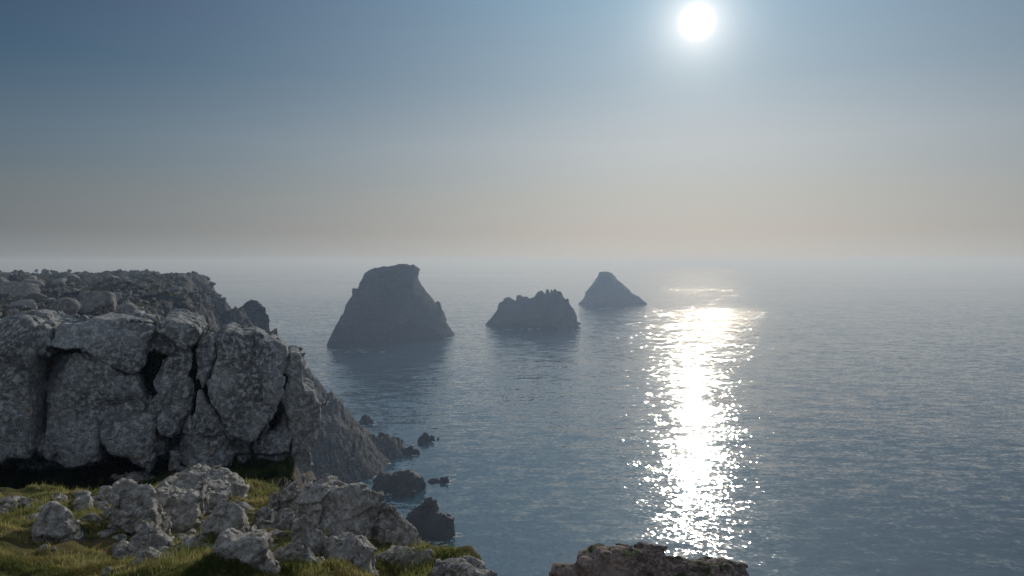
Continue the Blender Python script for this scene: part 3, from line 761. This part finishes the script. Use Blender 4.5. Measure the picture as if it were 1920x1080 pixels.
boulder([(200, 800), (220, 720), (290, 670), (370, 672), (440, 730), (500, 790), (505, 820)], 'brown stone low in the grass beside the smooth domed boulder', zoom=Z3, seed=101, ybase=1058, tf=0.45)
boulder([(480, 580), (485, 500), (540, 490), (610, 520), (615, 600), (560, 620)], 'small block wedged at the left foot of the large rounded boulder', zoom=Z3, seed=102, ybase=1010, tf=0.45)
print('boulders', time.time() - T0)

# --- the outcrop at the bottom, in front of the glitter
tag(traced_rock('rock_outcrop', [(40, 1000), (70, 853), (100, 812), (170, 795), (218, 788), (222, 735), (245, 705), (325, 695), (330, 660), (370, 648), (450, 655), (560, 664), (680, 670), (800, 684), (880, 700),
    (960, 722), (1060, 745), (1150, 770), (1250, 792), (1350, 805), (1410, 845), (1470, 1000)], 10.6, 10.9, T=2.0, p=1.25, vox=0.03, a_f=0.16, L_f=0.7, a_n=0.12, L_n=0.5, crack=0.04, dip=0.12,
    mat=M_brown, zoom=Z7, seed=110, below=2.2),
    'brown layered outcrop breaking into the bottom edge, in front of the sun glitter', 'outcrop')


# ------------------------------------------------------------------ boulders on the headland: copies of a few shapes
def star_rock(seed, sub=4, flat=0.75):
    import bmesh
    bm = bmesh.new(); bmesh.ops.create_icosphere(bm, subdivisions=sub, radius=1.0)
    co = np.array([v.co[:] for v in bm.verts]); fc = np.array([[v.index for v in f.verts] for f in bm.faces]); bm.free()
    rs = np.random.RandomState(seed)
    nn = rs.normal(size=(10, 3)); nn /= np.linalg.norm(nn, axis=1)[:, None]; dd = rs.uniform(0.6, 0.92, 10)
    t = co @ nn.T; rad = np.where(t > 0.05, dd / np.maximum(t, 0.05), 9).min(1); rad = np.minimum(rad, 1.15)
    rad = rad * (1 + 0.08 * fbm(co * 2.2 + seed, 4))
    v = co * rad[:, None] * np.array([1.0, 0.85, flat]); v[:, 2] += flat * 0.45
    return v, fc


protos = []
for k in range(7):
    v, fc = star_rock(200 + k); protos.append(make_mesh('headland_boulder', v, fc, M_farb))
rnd = random.Random(5)
GRPH = 'boulders strewn over the headland'
placed = []
spots = []
# size in photo pixels; the larger ones stand where the photograph has them
LARGE = [(30, 552, 46, 'large angular boulder among the headland rocks nearest the left edge'), (48, 575, 34, 'upright slab shaped boulder on the headland, near the left edge'),
         (66, 560, 26, 'tilted boulder on the headland above the crag left end'), (118, 588, 40, 'rounded pale boulder on the headland directly above the crag top'),
         (178, 582, 52, 'largest slanting pale slab on the headland above the crag'), (215, 560, 26, 'grey boulder on the headland above and right of the slanting slab'),
         (62, 535, 22, 'small block on the headland crest above the tilted boulder'), (235, 590, 30, 'boulder on the headland just above the long flat crag top')]
for x, y, s, lb in LARGE: spots.append((x, y, s, lb))
for i in range(120):
    x = rnd.uniform(-10, 300) if rnd.random() < 0.75 else rnd.uniform(250, 420)
    y = 522 + 80 * rnd.random() ** 1.1
    s = rnd.choice([7, 8, 9, 10, 12, 14, 18, 24]) * (1.0 if x < 260 else 0.6)
    spots.append((x, y, s, None))
for x, y, s in [(68, 520, 8), (86, 520, 14), (101, 520, 16), (130, 520, 9), (30, 520, 9), (225, 520, 9), (248, 520, 10), (330, 520, 9), (362, 520, 7), (385, 521, 9),
                (400, 540, 8), (420, 560, 8)]:
    spots.append((x, y, s, None))
for x, y, s, lb in spots:
    hit = None
    for dy in (range(0, 30, 2) if y > 521 or lb else range(-20, 40, 1)):
        hit = ground_hit(x, y + dy, 45, 320)
        if hit: break
    if hit is None or hit.z < 8: continue
    k = rnd.randrange(len(protos))
    rad = s / F * hit.y * (0.72 if lb else 0.58)
    crest = y <= 521 and not lb
    if crest: rad *= 0.8
    o = link('headland_boulder', protos[k], hit - Vector((0, 0, rad * (0.62 if crest else 0.2))))
    sx = rnd.uniform(0.8, 1.3)
    o.scale = (rad * sx, rad, rad * rnd.uniform(0.7, 1.15)); o.rotation_euler = (rnd.uniform(-.3, .3), rnd.uniform(-.4, .4), rnd.uniform(0, 6.28))
    tag(o, lb or 'weathered grey boulder among the many strewn over the rocky headland', 'boulder', GRPH)
print('headland boulders', time.time() - T0)


# rubble between the foreground boulders
rub = [make_mesh('rubble_stone', *(lambda v, f: (v, f))(*star_rock(300 + k)), M_boulder) for k in range(6)]
rr = random.Random(11)
for i in range(190):
    if i < 130: x, y = rr.gauss(330, 85), rr.uniform(925, 1055)
    elif i < 165: x, y = rr.gauss(520, 50), rr.uniform(930, 1040)
    else: x, y = rr.uniform(0, 190), rr.uniform(925, 990)
    hit = ground_hit(x, y, 4, 30)
    if hit is None: continue
    rad = rr.choice([3, 4, 5, 6, 7, 9, 12, 15, 19]) / F * hit.y
    o = link('rubble_stone', rub[rr.randrange(6)], hit - Vector((0, 0, rad * 0.25)))
    o.scale = (rad * rr.uniform(0.8, 1.5), rad, rad * rr.uniform(0.5, 1.1)); o.rotation_euler = (rr.uniform(-.4, .4), rr.uniform(-.4, .4), rr.uniform(0, 6.28))
    tag(o, 'small grey rubble stone lying in the turf between the foreground boulders', 'stone', 'rubble between the boulders')

# surf and foam where the sea works against the rocks
fv, ff = [], []
rf = random.Random(3)


def foam_patch(x, y, n, sx, sy):
    for _ in range(n):
        px_, py_ = rf.gauss(x, sx), rf.gauss(y, sy)
        q = P(px_, py_, seaY(py_)); fs = max(1.0, q.y / 170.0); L = fs * rf.uniform(0.25, 1.4); wd = fs * rf.uniform(0.10, 0.40); a0 = rf.uniform(-0.5, 0.5); m = 9; b0 = len(fv)
        for k in range(m):
            t = 2 * math.pi * k / m; rr_ = rf.uniform(0.5, 1.2)
            u, v = math.cos(t) * L * rr_, math.sin(t) * wd * rr_
            fv.append((q.x + u * math.cos(a0) - v * math.sin(a0), q.y + u * math.sin(a0) + v * math.cos(a0), 0.03))
        ff.append(list(range(b0, b0 + m)))


for args in ((820, 1014, 26, 16, 4), (850, 1002, 10, 8, 3), (690, 890, 12, 8, 4), (705, 868, 8, 10, 3), (745, 924, 10, 22, 4), (845, 900, 9, 8, 3), (720, 918, 8, 14, 3), (768, 850, 9, 12, 3),
             (740, 836, 8, 12, 3), (800, 829, 7, 10, 2), (686, 794, 6, 8, 2), (640, 903, 12, 20, 4), (815, 1030, 8, 14, 4), (622, 656, 5, 8, 0.8), (700, 660, 7, 34, 1), (848, 633, 6, 6, 1), (1085, 617, 8, 8, 1), (990, 617, 9, 30, 1), (1130, 578, 6, 22, 0.6), (640, 905, 10, 20, 3), (700, 893, 10, 10, 3)):
    foam_patch(*args)
me = bpy.data.meshes.new('foam'); me.from_pydata(fv, [], ff)
mf = NT('foam_white'); bf = mf.n('ShaderNodeBsdfPrincipled'); bf.inputs['Base Color'].default_value = (0.72, 0.76, 0.78, 1); bf.inputs['Roughness'].default_value = 0.8
mf.put(mf.out.inputs[0], bf.outputs[0]); me.materials.append(mf.m)
tag(link('foam', me), 'broken white foam around the rocks', 'foam', kind='stuff')

# ------------------------------------------------------------------ grass
def blades(name, X, Y, Zg, ln, wd, lean, seed, mat, kink=0.35):
    rs = np.random.RandomState(seed); n = len(X)
    a = rs.uniform(0, 2 * np.pi, n); dx, dy = np.cos(a), np.sin(a)
    b = rs.uniform(0, 2 * np.pi, n); lx, ly = np.cos(b) * lean * ln, np.sin(b) * lean * ln
    base = np.stack([X, Y, Zg - 0.01], 1)
    hw = np.stack([dx * wd, dy * wd, 0 * dx], 1)
    mid = base + np.stack([lx * 0.35, ly * 0.35, ln * 0.6], 1); tip = base + np.stack([lx, ly, ln * (1 - kink * np.abs(lean))], 1)
    V = np.stack([base - hw, base + hw, mid - hw * 0.7, mid + hw * 0.7, tip], 1).reshape(-1, 3)
    i = np.arange(n)[:, None] * 5
    Fc = np.concatenate([i + [[0, 1, 3]], i + [[0, 3, 2]], i + [[2, 3, 4]]])
    return link(name, make_mesh(name, V, Fc, mat, smooth=False))


rs = np.random.RandomState(21)
n = 420000
Yg = 4.6 / (1 - rs.rand(n) * (1 - 4.6 / 19.0)); u = rs.uniform(-0.86, 0.06, n); Xg = u * Yg
pg = np.stack([Xg, Yg, Xg * 0], 1)
dens = perlin(pg / 0.8) + 0.6 * perlin(pg / 0.25 + 4)
sdc = poly_sd(np.stack([Xg, Yg], 1), COAST)
keep = (dens > 0.0) & (sdc > 0.05) & ~((Yg > 12.4 + 0.6 * perlin(pg / 0.9 + 8) + 2.4 * np.clip((u + 0.55) / 0.1, 0, 1)))
Xg, Yg, dens = Xg[keep], Yg[keep], dens[keep]
Hg = height(Xg, Yg)
e = 0.04
slp = np.hypot(height(Xg + e, Yg) - Hg, height(Xg, Yg + e) - Hg) / e
k2 = slp < 1.1; Xg, Yg, Hg, dens = Xg[k2], Yg[k2], Hg[k2], dens[k2]
ln = (0.02 + 0.035 * rs.rand(len(Xg)) + 0.05 * (rs.rand(len(Xg)) > 0.93)) * (0.6 + 1.5 * np.clip(dens, 0, 1)) * (0.7 + Yg / 12)
blades_o = blades('grass', Xg, Yg, Hg, ln, 0.0022 * (0.6 + Yg / 8), rs.uniform(0.1, 0.9, len(Xg)), 1, M_turf)
tag(blades_o, 'short clipped turf between the boulders', 'grass', kind='stuff')
# long grass along the bottom edge
pts = []
for cx, cy, sx, sy, m in ((590, 1068, 70, 14, 30000), (100, 1072, 110, 10, 9000), (30, 1050, 40, 12, 3000), (230, 1060, 60, 10, 5000), (400, 1078, 110, 9, 16000), (700, 1070, 60, 10, 9000), (760, 1072, 50, 10, 6000), (420, 1060, 30, 8, 3000), (545, 1030, 25, 14, 3500), (640, 1045, 18, 10, 1500), (575, 990, 12, 22, 1600), (500, 1000, 18, 14, 2500), (470, 940, 25, 10, 2500)):
    hit = ground_hit(cx, cy)
    if hit is None: continue
    wx = sx / F * hit.y; wy = sy / F * hit.y * 2.4
    pts.append(np.stack([hit.x + rs.normal(size=m) * wx, hit.y + rs.normal(size=m) * wy], 1))
pts = np.concatenate(pts); ok = poly_sd(pts, COAST) > 0.0; pts = pts[ok]
Hh = height(pts[:, 0], pts[:, 1])
cl = np.clip(0.5 + perlin(np.stack([pts[:, 0], pts[:, 1], pts[:, 0] * 0], 1) / 0.35), 0.1, 1.2)
tag(blades('long_grass', pts[:, 0], pts[:, 1], Hh, (0.04 + 0.065 * rs.rand(len(pts))) * cl, 0.0021, rs.uniform(0.1, 0.8, len(pts)), 2, M_tuft),
    'longer sunlit grass along the cliff edge', 'grass', kind='stuff')


# heather in the hollow under the crag, coloured near black as its deep shade
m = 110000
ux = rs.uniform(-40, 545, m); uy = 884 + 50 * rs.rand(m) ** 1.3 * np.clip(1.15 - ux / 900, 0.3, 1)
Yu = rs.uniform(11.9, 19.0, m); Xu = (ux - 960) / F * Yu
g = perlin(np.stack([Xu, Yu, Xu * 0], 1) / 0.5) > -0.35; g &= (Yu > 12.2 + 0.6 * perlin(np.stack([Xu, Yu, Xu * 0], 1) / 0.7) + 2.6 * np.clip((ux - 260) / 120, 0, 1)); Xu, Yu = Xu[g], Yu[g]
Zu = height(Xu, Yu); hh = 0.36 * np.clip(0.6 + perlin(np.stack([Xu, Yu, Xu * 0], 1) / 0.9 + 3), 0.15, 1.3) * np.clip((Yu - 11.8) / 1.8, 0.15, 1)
tag(blades('undergrowth', Xu, Yu, Zu + rs.rand(len(Xu)) * hh * 0.6, 0.06 + 0.6 * hh * rs.rand(len(Xu)), 0.009, rs.uniform(0.1, 0.9, len(Xu)), 5, M_leaf), 'dark heather coloured for the deep shade in the hollow under the crag', 'undergrowth', kind='stuff')

# ------------------------------------------------------------------ leafy cushions in the clefts
def cushion(px, Y, n, label, leaf=0.05, depth=0.25, mat=None, cat='plant', name='cliff_plant'):
    q = [(x / Z1[0] + Z1[1], y / Z1[0] + Z1[2]) for x, y in px]
    Y = crag_Y(sum(x for x, _ in q) / len(q), Y - CY); uz = np.array([[P(x, y, Y).x, P(x, y, Y).z] for x, y in q])
    rs = np.random.RandomState(len(label)); lo, hi = uz.min(0), uz.max(0)
    c = rs.uniform(lo, hi, (n * 3, 2)); d = poly_sd(c, uz); c = c[d > 0][:n]; d = d[d > 0][:n]
    m = len(c); base = np.stack([c[:, 0], Y + rs.uniform(-1, 1, m) * depth * np.clip(d / max(d.max(), 1e-3) * 1.6, 0.1, 1), c[:, 1]], 1)
    a = rs.normal(size=(m, 3)); a /= np.linalg.norm(a, axis=1)[:, None]; b = np.cross(a, rs.normal(size=(m, 3))); b /= np.linalg.norm(b, axis=1)[:, None]
    L = leaf * rs.uniform(0.6, 1.3, m)[:, None]
    V = np.stack([base - a * L, base - b * L * 0.35, base + a * L, base + b * L * 0.35], 1).reshape(-1, 3)
    Fc = (np.arange(m)[:, None] * 4 + [[0, 1, 2, 3]])
    loc = Vector((uz[:, 0].mean(), Y, lo[1]))
    o = link(name, make_mesh(name, V - np.array(loc)[None], Fc, mat or M_leaf, smooth=False), loc)
    return tag(o, label, cat, 'plants rooted in the clefts of the crag')


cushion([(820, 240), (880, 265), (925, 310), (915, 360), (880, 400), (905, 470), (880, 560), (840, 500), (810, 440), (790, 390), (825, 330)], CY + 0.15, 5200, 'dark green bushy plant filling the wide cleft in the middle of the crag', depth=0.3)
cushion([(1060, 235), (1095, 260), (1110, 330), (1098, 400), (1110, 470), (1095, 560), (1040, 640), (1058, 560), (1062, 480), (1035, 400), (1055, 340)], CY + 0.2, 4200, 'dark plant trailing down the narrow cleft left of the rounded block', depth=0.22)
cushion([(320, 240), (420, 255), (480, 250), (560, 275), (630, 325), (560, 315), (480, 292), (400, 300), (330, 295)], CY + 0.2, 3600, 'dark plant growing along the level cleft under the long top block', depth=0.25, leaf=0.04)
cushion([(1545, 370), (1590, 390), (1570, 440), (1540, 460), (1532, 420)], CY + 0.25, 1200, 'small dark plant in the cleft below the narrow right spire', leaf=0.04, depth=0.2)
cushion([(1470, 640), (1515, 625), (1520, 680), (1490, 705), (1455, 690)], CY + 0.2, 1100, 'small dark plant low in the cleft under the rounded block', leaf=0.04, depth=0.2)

# ------------------------------------------------------------------ haze
import bmesh
bm = bmesh.new(); bmesh.ops.create_cube(bm, size=1.0)
for v in bm.verts:
    v.co = Vector((v.co.x * 2 * 39000, -2500 if v.co.y < 0 else 39000, -9.0 if v.co.z < 0 else 69.0))
me = bpy.data.meshes.new('haze'); bm.to_mesh(me); bm.free()
hz = bpy.data.materials.new('haze_air'); hz.use_nodes = True; ht = hz.node_tree; ht.nodes.clear()
ho = ht.nodes.new('ShaderNodeOutputMaterial'); pv = ht.nodes.new('ShaderNodeVolumePrincipled')
pv.inputs['Color'].default_value = (0.53, 0.71, 1.0, 1); pv.inputs['Density'].default_value = 0.0006; pv.inputs['Anisotropy'].default_value = 0.36
pv.inputs['Absorption Color'].default_value = (0.72, 0.72, 0.72, 1)
ht.links.new(pv.outputs[0], ho.inputs['Volume']); me.materials.append(hz)
tag(link('haze', me), 'thin sea haze', kind='stuff')
print('done', time.time() - T0)
